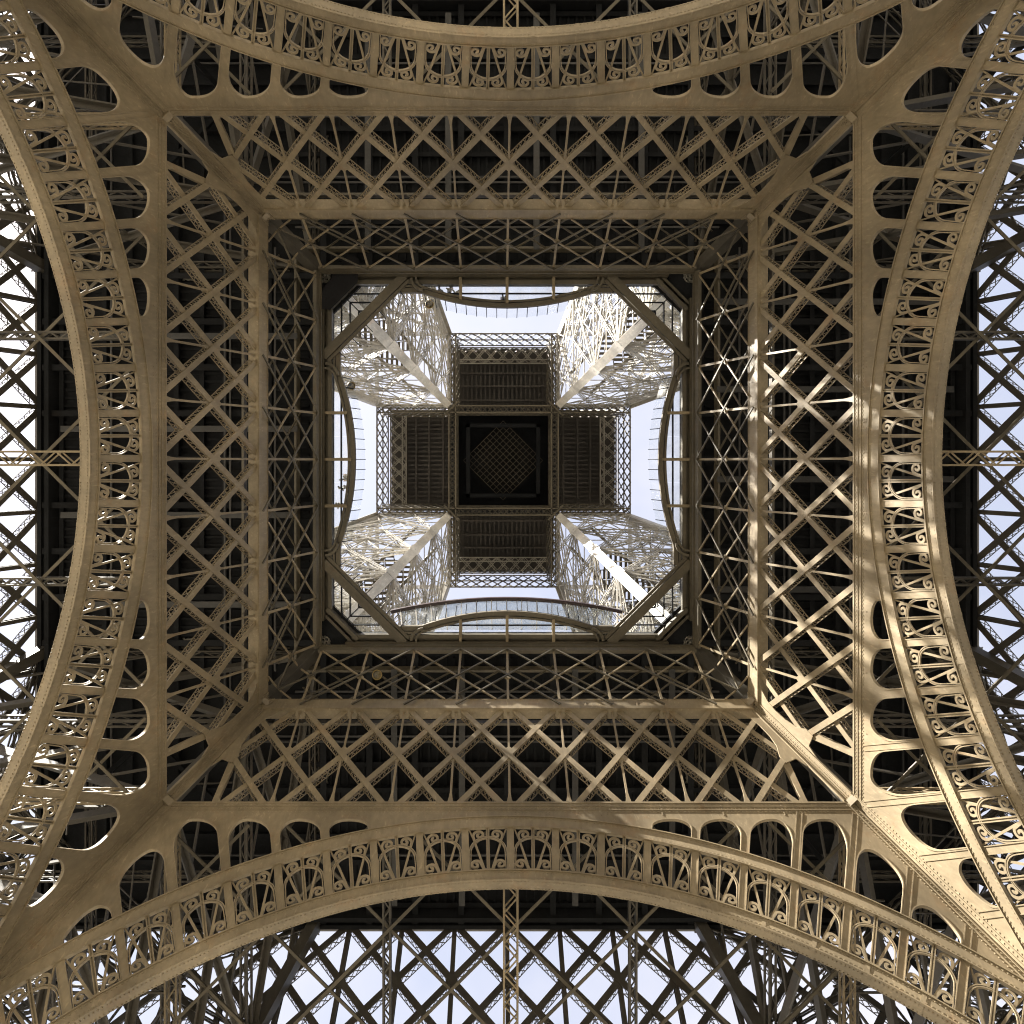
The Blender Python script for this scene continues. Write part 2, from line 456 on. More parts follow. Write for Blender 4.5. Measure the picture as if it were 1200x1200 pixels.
def strip_mesh():
    """cover strips along the chord and beside the leg edge"""
    mb = MB()
    for y, hh in ((31.80, 0.10), (31.52, 0.04), (31.28, 0.04)):
        mb.box(-cu(y)+0.5, cu(y)-0.5, y-hh/2, y+hh/2, 0.003, 0.04)
    for i in range(-5, 6):
        x = i*3.31+1.65
        if abs(x) < 17.6: mb.box(x-0.03, x+0.03, 30.9, 31.75, 0.003, 0.022)
    for s in (-1, 1):
        for off in (0.14, 0.42):
            y0, y1 = 20.8, 31.7
            mb.bar((s*(cu(y0)-off), y0, 0.018), (s*(cu(y1)-off), y1, 0.018), (0, 0, 1), 0.03, 0.07)
        for k in range(6, NP):                     # radial stiffeners between the openings
            t = k*DTH
            a_ = V((*ray_pt(t, RX1-0.02), 0)); b_ = V((*ray_pt(t, RX1+10), 0)); d = (b_-a_).normalized()
            l = 0.0
            while l < 9 and (a_+d*l).x < cu((a_+d*l).y)-0.5 and (a_+d*l).y < 31.1: l += 0.05
            if l > 0.3:
                e = V((d.y, -d.x, 0)); c_ = a_+d*l
                for q in (-0.14, 0.14):
                    p0, p1 = a_+e*q, c_+e*q
                    mb.bar((s*p0.x, p0.y, 0.014), (s*p1.x, p1.y, 0.014), (0, 0, 1), 0.026, 0.05)
    return mb.mesh('cover_strips')

def rivet_mesh():
    """rivet heads along the plate edges of one face"""
    mb = MB()
    def dot(x, y, z, r=0.034): mb.box(x-r, x+r, y-r, y+r, z-0.005, z+0.022)
    for y, z in ((31.66, 0.0), (31.40, 0.0), (31.16, 0.0)):
        n = int(2*(cu(y)-0.6)/0.21)
        for i in range(n): dot(-cu(y)+0.6+i*0.21, y, z)
    T = DTH*(NP-0.4)
    for r, z in ((RI0+0.14, 0.06), (RF0-0.14, 0.06), (RF1+0.13, 0.10), (RX1-0.13, 0.10)):
        n = int(2*T*r/0.2)
        for i in range(n):
            t = -T+2*T*i/n; dot(r*math.sin(t), r*math.cos(t), z)
    for s in (-1, 1):
        for off in (0.28, 0.56):
            n = int(11.0/0.2)
            for i in range(n):
                y = 20.8+i*0.2; dot(s*(cu(y)-off), y, 0.0)
        for i in range(int((W_TOP-W_LO)/0.2)):
            y = W_LO+i*0.2
            for off in (0.11, 0.36): dot(s*(cu(y)-off), y, 0.002)
    for i in range(-10, 11):                       # seams across the chord plate
        for k in range(5):
            for dx in (-0.08, 0.08): dot(i*1.66+0.4+dx, 30.95+k*0.14, 0.0, 0.022) if abs(i*1.66) < 5 else None
    # saw-tooth row of rivets under the soffit
    n = int(2*T*RI0/0.17)
    for i in range(n):
        t = -T+2*T*i/n; r = RI0-0.012
        for z in (-0.50, -0.06): 
            x, y = r*math.sin(t), r*math.cos(t); mb.box(x-.03, x+.03, y-.02, y+.02, z-.03, z+.03)
    return mb.mesh('rivets')
def build_arches():
    rib, fret, post = arch_meshes(), fret_mesh(), post_mesh()
    holes = hole_polys()
    sp = spandrel_mesh(holes); strips = strip_mesh()
    rims = [rim_mesh(h) for h in holes]; rims2 = [rim_mesh([(-x, y) for x, y in h]) for h in holes]
    riv = rivet_mesh()
    frets = [warp(fret, (i+0.5)*DTH).mesh('fretwork_panel') for i in range(-NP, NP)]
    posts = [warp(post, i*DTH).mesh('arch_post') for i in range(-NP, NP+1)]
    for k in range(4):
        a = link('arch', rib, M_ARCH, tower, IF(k))
        for f in frets: link('fretwork_panel', f, M_ARCH, a, Matrix())
        for p in posts: link('arch_post', p, M_ARCH, a, Matrix())
        s = link('spandrel_plate', sp, M_IRON, tower, IF(k))
        link('cover_strip', strips, M_IRON, s, Matrix(), kind='stuff')
        link('rivets', riv, M_ARCH, s, Matrix(), kind='stuff')
        for r in rims+rims2: link('opening_rim', r, M_ARCH, s, Matrix())
build_arches()

# ------------------------------------------------------------------ inner lattice girder
def Pn(wv): return 3.30+(wv-W_LO)*0.0125
W_N0, W_N1 = 31.25, 40.45                       # node lines (chord centres)
def seg_clip(p, q, margin):
    """clip an in-plane segment to the trapezoid between the corner edges"""
    pts = []
    for i in range(201):
        t = i/200; x = p[0]+(q[0]-p[0])*t; y = p[1]+(q[1]-p[1])*t
        if abs(x) <= cu(y)-margin: pts.append((x, y))
    return (pts[0], pts[-1]) if len(pts) > 8 else None
def cut_w(p, q, w0, w1):
    def at(wv): 
        t = (wv-p[1])/(q[1]-p[1]); return (p[0]+(q[0]-p[0])*t, wv)
    lo, hi_ = min(p[1], q[1]), max(p[1], q[1])
    a = at(min(max(w0, lo), hi_)); b = at(min(max(w1, lo), hi_))
    return a, b
def box_bar(p, q, z, width=0.335, depth=0.62, lace=0.04, pitch=0.40):
    mb = MB()
    d = V((q[0]-p[0], q[1]-p[1], 0)).normalized(); e = V((-d.y, d.x, 0))
    P, Q = V((*p, 0)), V((*q, 0))
    zz = V((0, 0, 1))
    mb.bar(P+zz*(z-0.015), Q+zz*(z-0.015), zz, 0.03, width)
    for s in (-1, 1):                              # angle irons along the edges
        mb.bar(P+zz*(z-0.075)+e*(s*(width/2-0.03)), Q+zz*(z-0.075)+e*(s*(width/2-0.03)), zz, 0.05, 0.02)
        mb.bar(P+zz*(z-depth+0.06)+e*(s*(width/2-0.03)), Q+zz*(z-depth+0.06)+e*(s*(width/2-0.03)), zz, 0.05, 0.05)
    L = (Q-P).length; n = max(2, int(L/pitch))
    for s in (-1, 1):
        for i in range(n):
            a = P+(Q-P)*(i/n)+e*(s*(width/2-0.03)); b = P+(Q-P)*((i+1)/n)+e*(s*(width/2-0.03))
            z0, z1 = z-0.08, z-depth+0.05
            mb.bar(a+zz*z0, b+zz*z1, e, 0.02, lace); mb.bar(a+zz*z1, b+zz*z0, e, 0.02, lace)
    return mb
def flared_strut(x0, y0, x1, y1, z, width=0.125, flare=0.0, flare_len=0.9, dia=True):
    """thin upright with a bottle-shaped foot at the chord and a small diamond gusset at the crossing"""
    mb = MB()
    mb.bar((x0, y0, z), (x1, y1, z), (0, 0, 1), 0.10, width)
    mb.bar((x0, y0, z-0.12), (x1, y1, z-0.12), (0, 0, 1), 0.14, 0.04)
    if flare:
        s = 1 if y1 > y0 else -1
        L = math.hypot(x1-x0, y1-y0); dx, dy = (x1-x0)/L, (y1-y0)/L
        def pt(l, o): return (x0+dx*l-dy*o, y0+dy*l+dx*o)
        prof = [(0, flare), (0.25*flare_len, flare*0.62), (0.6*flare_len, flare*0.38), (flare_len, width/2)]
        pts = [pt(l, o) for l, o in prof]+[pt(l, -o) for l, o in reversed(prof)]
        if s < 0: pts = pts
        mb.prism(pts, z-0.03, z+0.055)
    if dia:
        g = 0.27
        mb.prism([(x1-g, y1), (x1, y1-g), (x1+g, y1), (x1, y1+g)], z-0.02, z+0.058)
    return mb
def build_girder():
    meshes = []
    wm = (W_N0+W_N1)/2
    def node(k, wv): return (k*Pn(wv), wv)
    for sgn in (1, -1):                             # the two families of diagonals
        for k in range(-6, 5):
            p = node(sgn*k, W_N1); q = node(sgn*(k+2), W_N0)
            mid = sgn*(k+1)
            a, b = cut_w(p, q, W_LO-0.02, W_HI+0.05)
            if k == -6: a, b = cut_w(p, q, W_LO-0.02, wm-0.35)
            if k == 4: a, b = cut_w(p, q, wm+0.35, W_HI+0.05)
            z = (-mid*sgn)*0.012+(0.004 if sgn > 0 else 0)-0.09
            meshes.append(('diagonal_bar', box_bar(a, b, z).mesh('diagonal_bar')))
    for k in range(-4, 5):
        x0, x1 = k*Pn(W_LO), k*Pn(wm)
        meshes.append(('upright', flared_strut(x0, W_LO-0.02, x1, wm-0.42, -0.20, flare=0.26, dia=True).mesh('upright')))
        x0, x1 = k*Pn(W_HI), k*Pn(wm)
        meshes.append(('upright', flared_strut(x0, W_HI+0.04, x1, wm+0.42, -0.20, flare=0.16, flare_len=0.5).mesh('upright')))
    # corner plates: leg edge, wide upright at the fifth node and the gusset between
    cp = []
    for s in (-1, 1):
        mb = MB()
        xk = 5*Pn(W_LO)
        yj = wi(45.2)
        # edge plate of the leg, both slots left open
        e0, e1 = W_LO-0.02, W_TOP
        pts = [(cu(e0)-0.46, e0), (cu(e0), e0), (cu(e1), e1), (cu(e1)-0.46, e1)]
        mb.prism([(s*x, y) for x, y in (pts if s > 0 else pts[::-1])], -0.075, 0.0)
        # flared gusset
        g = [(cu(yj-0.8)-0.5, yj-0.8), (cu(yj-0.4)-0.8, yj-0.2), (xk-0.10, yj-0.55), (xk-0.30, yj+0.0), (xk-0.16, yj+0.9), (xk-0.28, yj+1.8), (xk-0.55, yj+2.7), (xk-0.95, yj+3.5), (xk-1.5, W_HI-0.25), (xk-2.0, W_HI-0.02), (xk-2.1, W_HI+0.15), (cu(W_HI)-0.45, W_HI+0.15)]
        mb.prism([(s*x, y) for x, y in (g if s < 0 else g[::-1])], -0.085, -0.012)
        cp.append(('corner_plate', mb.mesh('corner_plate')))
        # wide flat upright from the chord to the gusset
        mu = MB()
        pts = [(xk-0.55, W_LO-0.01), (xk-0.25, W_LO+0.5), (xk-0.28, yj-0.3), (xk+0.16, yj-0.3), (xk+0.05, W_LO+0.5), (xk+0.05, W_LO-0.01)]
        mu.prism([(s*x, y) for x, y in (pts if s < 0 else pts[::-1])], -0.16, -0.10)
        mu.prism([(s*x, y) for x, y in ([(xk-0.12, W_LO), (xk-0.06, W_LO), (xk-0.06, yj-0.3), (xk-0.12, yj-0.3)])], -0.62, -0.16)
        cp.append(('corner_upright', mu.mesh('corner_upright')))
        # raised edge angles of the leg
        ml = MB()
        for off in (0.05, 0.42):
            ml.bar((s*(cu(e0+.1)-off), e0+.1, 0.03), (s*(cu(e1)-off), e1, 0.03), (0, 0, 1), 0.05, 0.07)
        for off in (0.17, 0.30):
            ml.bar((s*(cu(e0+.1)-off), e0+.1, 0.012), (s*(cu(e1)-off), e1, 0.012), (0, 0, 1), 0.02, 0.05)
        cp.append(('edge_angle', ml.mesh('edge_angle')))
    # upper chord
    ch = MB()
    x0, x1 = cu(W_HI+.1), cu(W_TOP)
    ch.prism([(-x0, W_HI+.1), (x0, W_HI+.1), (x1, W_TOP), (-x1, W_TOP)], -0.10, -0.04)
    ch.box(-x0+.3, x0-.3, W_HI-0.02, W_HI+0.26, 0.05, 0.11)           # projecting lower lip
    ch.box(-x0+.3, x0-.3, W_HI+0.20, W_HI+0.26, -0.04, 0.05)
    ch.box(-x0+.3, x0-.3, W_HI-0.05, W_HI+0.0, -0.70, 0.05)
    ch.box(-x1+.3, x1-.3, W_TOP-0.06, W_TOP, -0.70, -0.0)
    ch.box(-x0, x0, W_HI+.1, W_TOP-.1, -0.74, -0.68)
    for i in range(-9, 10):
        x = i*1.7
        if abs(x) < 15.6: ch.box(x-0.05, x+0.05, W_HI+.3, W_TOP-.08, -0.038, -0.015)
    chm = ch.mesh('girder_chord')
    # back wall of the girder: a second, simpler lattice deeper in
    for k in range(4):
        g = link('lattice_girder', chm, M_IRON, tower, IF(k))
        for nm, me in meshes+cp: link(nm, me, M_IRON, g, Matrix())
build_girder()

# corner blocks where the faces meet the leg edges
def build_corner_blocks():
    for nm, h, sz in (('corner_block', 41.75, 0.95), ('corner_block', 49.9, 1.0)):
        mb = MB(); r = Ri(h)
        t = V((-1, 1, 0)).normalized(); o = V((1, 1, 0)).normalized()
        up = V((-0.35, -0.35, 1)).normalized()
        nrm = t.cross(up)
        if nrm.dot(o) > 0: nrm = -nrm
        c = V((r, r, Z(h)))+nrm*0.06
        mb.bar(c-t*sz*0.6, c+t*sz*0.6, up, 0.42, 0.36)
        mb.bar(c-t*sz*0.62-up*0.19, c+t*sz*0.62-up*0.19, up, 0.06, 0.44)
        me = mb.mesh('corner_block')
        for k in range(4): link(nm, me, M_IRON, tower, RZ(k))
build_corner_blocks()

# ------------------------------------------------------------------ gallery girder above (thin rods)
W_G1 = wi(55.6)
def build_gallery():
    def node(k, wv): return (k*3.42, wv)
    items = []
    for layer, (zo, wd, nm) in enumerate(((0.05, 0.105, 'gallery_rod'), (-1.5, 0.12, 'back_rod'))):
        for sgn in (1, -1):
            for k in range(-6, 6):
                p = node(sgn*k, W_G1+0.1); q = node(sgn*(k+2), W_N1-0.3)
                sg = seg_clip(p, q, 0.25)
                if not sg: continue
                toward = (k+1) >= 0                 # rods descending away from the middle hang in front
                mb = MB(); a, b = sg
                z = zo+(0.16 if toward else 0.0)
                if not toward:
                    a, b = cut_w(a, b, W_TOP-0.05, W_G1)
                mb.bar((*a, z), (*b, z), (0, 0, 1), 0.05, wd); mb.bar((*a, z-0.06), (*b, z-0.06), (0, 0, 1), 0.10, 0.035)
                items.append((nm, mb.mesh(nm), (M_MID if toward else M_IRON) if layer == 0 else M_MID))  # front rods take the shaded copy of the iron paint
        for k in range(-4, 5):
            if layer == 0:
                mb = MB(); wt = W_G1+0.1
                mb.bar((k*3.42, W_TOP-0.05, zo-0.09), (k*3.42, wt, zo-0.09), (0, 0, 1), 0.06, 0.16)
                mb.bar((k*3.42, W_TOP-0.05, zo-0.16), (k*3.42, wt, zo-0.16), (0, 0, 1), 0.10, 0.05)
                g = 0.22; wm = (W_N1-0.3+W_G1+0.1)/2
                mb.prism([(k*3.42-g, wm-.06), (k*3.42-.06, wm-g), (k*3.42+.06, wm-g), (k*3.42+g, wm-.06), (k*3.42+g, wm+.06), (k*3.42+.06, wm+g), (k*3.42-.06, wm+g), (k*3.42-g, wm+.06)], zo-0.125, zo-0.04)
                items.append(('gallery_upright', mb.mesh('gallery_upright'), M_IRON))
    ch = MB()
    x0 = cu(W_G1)
    ch.box(-x0+0.2, x0-0.2, W_G1, W_G1+0.45, -0.15, 0.10)
    ch.box(-x0+0.2, x0-0.2, W_G1+0.45, W_G1+0.55, -0.5, 0.22)
    ch.box(-x0-0.8, x0+0.8, W_G1-0.1, W_G1+0.4, -1.75, -1.55)
    ch.box(-x0-2.2, x0+2.2, W_TOP-0.5, W_TOP-0.2, -1.75, -1.55)
    me = ch.mesh('gallery_girder')
    for k in range(4):
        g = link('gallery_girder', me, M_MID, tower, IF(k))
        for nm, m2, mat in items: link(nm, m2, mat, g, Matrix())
build_gallery()

# ------------------------------------------------------------------ first floor
HF = 57.4; RV = 13.2; CH1 = 24.3; CH0 = 21.3
def build_first_floor():
    a = CH1-RV
    hole = [(RV, a), (a, RV), (-a, RV), (-RV, a), (-RV, -a), (-a, -RV), (a, -RV), (RV, -a)]
    ro = 35.6
    mb = MB()
    mb.prism([(-ro, -ro), (ro, -ro), (ro, ro), (-ro, ro)], Z(HF), Z(HF+0.35), [hole])
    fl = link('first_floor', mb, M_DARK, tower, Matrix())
    # joists parallel to each side and cross beams over the girder nodes
    for k in range(4):
        for i, r in enumerate([14.6, 16.2, 17.9, 19.6, 21.3, 23.0, 24.8, 26.6, 28.4, 30.2, 32.0, 33.6, 34.8]):
            j = MB(); d = 0.75 if i % 3 == 0 else 0.45
            e = min(r+0.0, 35.0)-0.15
            j.box(-e, e, r-0.05, r+0.05, Z(HF-d), Z(HF)-0.004)
            j.box(-e, e, r-0.17, r+0.17, Z(HF-d)-0.05, Z(HF-d))
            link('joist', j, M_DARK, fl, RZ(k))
        for q in range(-4, 5):
            j = MB(); x = q*3.42
            y0 = max(14.0, abs(x)+0.3)
            j.box(x-0.06, x+0.06, y0, 34.6, Z(HF-1.15), Z(HF-0.82)); j.box(x-0.22, x+0.22, y0, 34.6, Z(HF-1.21), Z(HF-1.15))
            link('cross_beam', j, M_DARK, fl, RZ(k))
        # corrugated soffit boards between the joists
        for q in range(-24, 25):
            j = MB(); x = q*0.62+0.3
            y0 = max(15.0, abs(x)+0.8)
            j.box(x-0.09, x+0.09, y0, 34.4, Z(HF-0.22), Z(HF)-0.008)
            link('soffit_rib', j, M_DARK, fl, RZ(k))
    # pipes, cable trays and lamp boxes under the deck
    rs = random.Random(5)
    for k in range(4):
        for r, d in ((17.2, 1.45), (20.5, 1.5), (20.9, 1.5), (25.4, 1.45), (29.3, 1.5)):
            j = MB(); e = r-1.5
            pts = [V((-e, r, Z(HF-d))), V((rs.uniform(-4, 4), r, Z(HF-d))), V((e, r, Z(HF-d)))]
            for a_, b_ in zip(pts, pts[1:]): j.bar(a_, b_, (0, 0, 1), 0.13, 0.13)
            link('pipe', j, M_PIPE, fl, RZ(k))
        for x in (-9.2, -2.4, 5.1, 11.3):
            j = MB(); x += rs.uniform(-1, 1); y0 = max(15.5, abs(x)+1.0)
            j.box(x-0.22, x+0.22, y0, 33.0, Z(HF-1.62), Z(HF-1.59)); j.box(x-0.22, x-0.19, y0, 33.0, Z(HF-1.59), Z(HF-1.48)); j.box(x+0.19, x+0.22, y0, 33.0, Z(HF-1.59), Z(HF-1.48))
            link('cable_tray', j, M_PIPE, fl, RZ(k))
    # outer fascia
    for k in range(4):
        j = MB(); j.box(-35.2, 35.2, 34.75, 35.05, Z(HF-1.1), Z(HF)-0.01)
        j.box(-34.4, 34.4, 33.9, 34.2, Z(HF-1.6), Z(HF-.3))
        link('fascia', j, M_DARK, fl, RZ(k))
    # dark edge beams round the void
    for k in range(4):
        j = MB(); e = a+0.6
        j.box(-e, e, RV-0.0, RV+0.28, Z(HF-0.55), Z(HF)-0.003)
        j.box(-e-.4, e+.4, RV+0.5, RV+0.7, Z(HF-0.9), Z(HF)-0.006)
        j.box(-e-.4, e+.4, RV+0.28, RV+0.5, Z(HF-0.2), Z(HF)-0.006)
        link('edge_beam', j, M_MID, fl, RZ(k))
        c = MB()
        p = V((a+0.15, RV+0.35, Z(HF-0.35))); q = V((RV+0.35, a+0.15, Z(HF-0.35)))
        c.bar(p, q, (0, 0, 1), 0.6, 0.3); c.bar(p+V((.35,.35,.1)), q+V((.35,.35,.1)), (0, 0, 1), 0.4, 0.2)
        link('corner_beam', c, M_MID, fl, RZ(k))
    # glass aprons: straight strip with a bulging edge on each side, and a mitred triangle strip in each corner
    SAG0, SAG1, UA = 12.75, 11.62, 6.5
    def edge(u):
        t = abs(u)/UA
        if t >= 1: return SAG0
        rad = (UA**2+(SAG0-SAG1)**2)/(2*(SAG0-SAG1))
        return SAG1+rad-math.sqrt(max(rad*rad-u*u, 0))
    us = [-8.5+17.0*i/48 for i in range(49)]
    for k in range(4):
        ap = link('glass_apron', None, None, tower, RZ(k))
        # bulging edge beam
        b = MB()
        inner = [(u, edge(u)) for u in us]
        b.ribbon([(x, y) for x, y in inner], 0.34, Z(HF-0.45), Z(HF-0.02))
        b.ribbon([(x, y+0.30) for x, y in inner], 0.16, Z(HF-0.55), Z(HF-0.12))
        link('edge_rail', b, M_MID, ap, Matrix())
        for s in (-1, 1):                            # curled bracket at the end of the bulge
            c = MB()
            pts = [(s*(UA-0.2+0.9*math.sin(q*PI/12)), edge(UA-0.2)+0.05+0.9*(1-math.cos(q*PI/12))) for q in range(7)]
            c.ribbon(pts, 0.2, Z(HF-0.8), Z(HF-0.35))
            c.ribbon([(x-s*0.35, y+0.1) for x, y in pts], 0.14, Z(HF-0.85), Z(HF-0.45))
            link('curled_bracket', c, M_MID, ap, Matrix())
        for q in (-1, 0, 1):
            j = MB(); x = q*3.5
            j.box(x-0.11, x+0.11, edge(x)+0.1, RV+1.2, Z(HF-0.7), Z(HF-0.3))
            link('bracket_beam', j, M_IRON, ap, Matrix())
        j = MB(); j.box(-5.4, 5.4, 12.52, 12.62, Z(HF-0.22), Z(HF-0.03)); link('glazing_bar', j, M_DARK, ap, Matrix())
        # glass panes of the apron
        cuts = [-8.5, -7.0, -5.25, -3.5, -1.75, 0, 1.75, 3.5, 5.25, 7.0, 8.5]
        for i in range(len(cuts)-1):
            u0, u1 = cuts[i]+0.02, cuts[i+1]-0.02
            sub = [u0+(u1-u0)*t/5 for t in range(6)]
            pm = MB(); pm.prism([(u, edge(u)+0.12) for u in sub]+[(u1, RV), (u0, RV)], Z(HF), Z(HF+0.04))
            link('glass_pane', pm, M_GLASS, ap, Matrix())
        # leaning balustrade posts with a glass screen
        for i in range(-8, 9):
            u = i*0.78
            pm = MB(); y = edge(u)-0.12
            pm.bar((u, y, Z(HF-0.3)), (u, y-0.50, Z(HF+1.25)), (1, 0, 0), 0.05, 0.10)
            link('baluster', pm, M_DARK, ap, Matrix())
        for i in range(-8, 8):
            u0, u1 = i*0.78+0.03, i*0.78+0.75
            y0, y1 = edge(u0)-0.14, edge(u1)-0.14
            pm = MB(); o = len(pm.v)
            zl, zh = Z(HF+0.1), Z(HF+1.2)
            A = [V((u0, y0-.1, zl)), V((u1, y1-.1, zl)), V((u1, y1-.48, zh)), V((u0, y0-.48, zh))]
            pm.v = A+[p+V((0, .02, 0.008)) for p in A]
            pm.f = [(0,1,2,3), (7,6,5,4), (0,4,5,1), (1,5,6,2), (2,6,7,3), (3,7,4,0)]
            link('balustrade_pane', pm, M_RAILGLASS, ap, Matrix())
        # corner: diagonal beam, mitred glazing bars, panes
        b = MB()
        p0 = V((7.6, CH0-7.6, Z(HF-0.5))); p1 = V((CH0-7.6, 7.6, Z(HF-0.5)))
        b.bar(p0, p1, (0, 0, 1), 0.55, 0.30)
        off = V((0.22, 0.22, 0))
        b.bar(p0+off+V((0,0,-.22)), p1+off+V((0,0,-.22)), (0, 0, 1), 0.12, 0.34); b.bar(p0-off+V((0,0,-.05)), p1-off+V((0,0,-.05)), (0, 0, 1), 0.14, 0.22)
        link('diagonal_beam', b, M_MID, ap, Matrix())
        for i in range(12):                         # studs along the diagonal beam
            q = p0.lerp(p1, (i+0.5)/12)-off*1.5
            s = MB(); s.bar(q+V((0,0,-.1)), q+V((-.22,-.22,1.3)), (1,-1,0), 0.06, 0.06)
            link('baluster', s, M_DARK, ap, Matrix())
        for i, r in enumerate((12.55, 11.9, 11.25)):
            g = MB()
            y0 = CH0-r
            g.box(y0+0.1, r, r-0.045, r+0.045, Z(HF-0.2), Z(HF-0.03)); link('glazing_bar', g, M_DARK, ap, Matrix())
            g = MB(); g.box(r-0.045, r+0.045, y0+0.1, r-0.05, Z(HF-0.2), Z(HF-0.03)); link('glazing_bar', g, M_DARK, ap, Matrix())
        g = MB(); g.bar((CH0/2, CH0/2, Z(HF-0.1)), (CH1/2, CH1/2, Z(HF-0.1)), (0, 0, 1), 0.16, 0.08); link('glazing_bar', g, M_DARK, ap, Matrix())
        for s in (0, 1):
            pts = [(CH0/2+.01, CH0/2), (CH1/2+.01, CH1/2), (RV, CH1-RV), (RV, CH0-RV)]
            if s: pts = [(y, x) for x, y in pts][::-1]
            pm = MB(); pm.prism(pts, Z(HF), Z(HF+0.04)); link('glass_pane', pm, M_GLASS, ap, Matrix())
    # black board under one corner of the deck (upper left in the photo)
    pb = [(-14.7, -11.3), (-13.15, -11.1), (-11.1, -13.15), (-11.0, -14.9), (-11.7, -15.2)]
    bb = MB(); bb.prism(pb, Z(HF-1.32), Z(HF-1.29))
    bo = link('black_board', bb, M_BLACK, fl, Matrix(), label='black board fixed under one corner of the deck')
    # low pavilion edge with a sloping glass front on the +Y side
    pv = link('pavilion', None, None, tower, Matrix(), label='low glass fronted pavilion on the first floor edge')
    zt = Z(61.5)
    us2 = [-9.4+18.8*i/40 for i in range(41)]
    def roof_y(u): return 11.35+(abs(u)/9.4)**2*1.05
    r = MB(); r.ribbon([(u, roof_y(u)) for u in us2], 0.28, zt-0.2, zt+0.2); link('roof_edge', r, simple('dark_red_fascia', (0.03, 0.016, 0.018), 0.4), pv, Matrix())
    n = 14
    for i in range(n):
        u0, u1 = -8.6+17.2*i/n, -8.6+17.2*(i+1)/n
        lo0, lo1 = V((u0*0.93, 13.0, Z(HF+.4))), V((u1*0.93, 13.0, Z(HF+.4)))
        hi0, hi1 = V((u0, roof_y(u0)+.1, zt-.2)), V((u1, roof_y(u1)+.1, zt-.2))
        pm = MB(); nrm = V((0, .03, .012))
        pm.v = [lo0, lo1, hi1, hi0, lo0+nrm, lo1+nrm, hi1+nrm, hi0+nrm]
        pm.f = [(0,1,2,3), (7,6,5,4), (0,4,5,1), (1,5,6,2), (2,6,7,3), (3,7,4,0)]
        link('facade_pane', pm, M_GLASS2, pv, Matrix())
        m2 = MB(); m2.bar(lo0, hi0, (1, 0, 0), 0.07, 0.14); link('mullion', m2, M_PALE, pv, Matrix())
build_first_floor()

# ------------------------------------------------------------------ outer face girder
def build_outer():
    P = 3.95; wt, wb = wo(56.9), wo(49.6)
    def node(k, wv): return (k*P, wv)
    items = []
    for sgn in (1, -1):
        for k in range(-9, 8):
            p = node(sgn*k, wt); q = node(sgn*(k+2), wb)
            z = 0.0 if sgn > 0 else -0.05
            mb = box_bar(p, q, z, 0.46, 0.80, 0.075, 0.55)
            items.append(('outer_diagonal', mb.mesh('outer_diagonal')))
    for k in range(-8, 9):
        mb = MB(); p, q = node(k, wt), node(k, wb)
        mb.bar((*p, -0.12), (*q, -0.12), (0, 0, 1), 0.05, 0.31); mb.bar((*p, -0.6), (*q, -0.6), (0, 0, 1), 0.05, 0.31)
        mb.bar((*p, -0.36), (*q, -0.36), (0, 0, 1), 0.42, 0.06)
        items.append(('outer_upright', mb.mesh('outer_upright')))
        g = MB(); wm = (wt+wb)/2
        g.prism([(k*P-.45, wm), (k*P, wm-.5), (k*P+.45, wm), (k*P, wm+.5)], -0.10, -0.06)
        items.append(('outer_gusset', g.mesh('outer_gusset')))
    ch = MB()
    ch.box(-35, 35, wt-0.1, wt+0.5, -0.8, -0.09)
    ch.box(-38, 38, wb-1.0, wb+0.1, -0.8, -0.09)
    me = ch.mesh('outer_girder')
    for k in range(4):
        g = link('outer_girder', me, M_SHADE, tower, OF(k))
        for nm, m2 in items: link(nm, m2, M_SHADE, g, Matrix())
build_outer()

# ------------------------------------------------------------------ struts tying inner and outer arches
def build_ties():
    def lacedbox(x, h, wd, dp, y0, y1, pitch):
        mb = MB(); mb.laced((x, y0, Z(h)), (x, y1, Z(h)), (0, 0, 1), dp, wd, pitch=pitch, chord=0.10, lace=0.075)
        return mb.mesh('tie_strut')
    a = lacedbox(0, 38.2, 0.78, 0.6, Ri(38.2)+0.3, Ro(38.2), 0.75)
    bs = [lacedbox(s*6.7, 41.2, 0.46, 0.45, Ri(41.2)+0.2, Ro(41.2), 0.5) for s in (-1, 1)]
    cs = [lacedbox(s*18.4, 41.2, 0.7, 0.6, Ri(41.2)+0.3, Ro(41.2), 0.9) for s in (-1, 1)]
    rods = []
    # diamond bracing between the inner and the outer face
    hA = 40.9; yn = 25.5; pt = 6.6; y0, y1 = Ri(hA)+0.5, Ro(hA)-0.6
    for sg in (-1, 1):
        for q in range(-5, 6):
            u0 = q*pt; pa = [(u0+sg*(y-yn), y) for y in (y0, y1)]
            seg = [(u0+sg*(y-yn), y) for y in [y0+(y1-y0)*t/60 for t in range(61)] if abs(u0+sg*(y-yn)) < 18.2]
            if len(seg) < 8: continue
            mb = MB(); p = V((*seg[0], Z(hA+0.15*sg))); e = V((*seg[-1], Z(hA+0.15*sg)))
            mb.bar(p, e, (0, 0, 1), 0.05, 0.17); mb.bar(p+V((0,0,.09)), e+V((0,0,.09)), (0, 0, 1), 0.13, 0.05)
            rods.append(mb.mesh('tie_rod'))
    for k in range(4):
        t = link('tie_strut', a, M_ARCH, tower, RZ(k))
        for b in bs: link('tie_strut', b, M_SHADE, tower, RZ(k))
        for b in cs: link('tie_strut', b, M_IRON, tower, RZ(k))
        for r in rods: link('tie_rod', r, M_MID, tower, RZ(k))
build_ties()

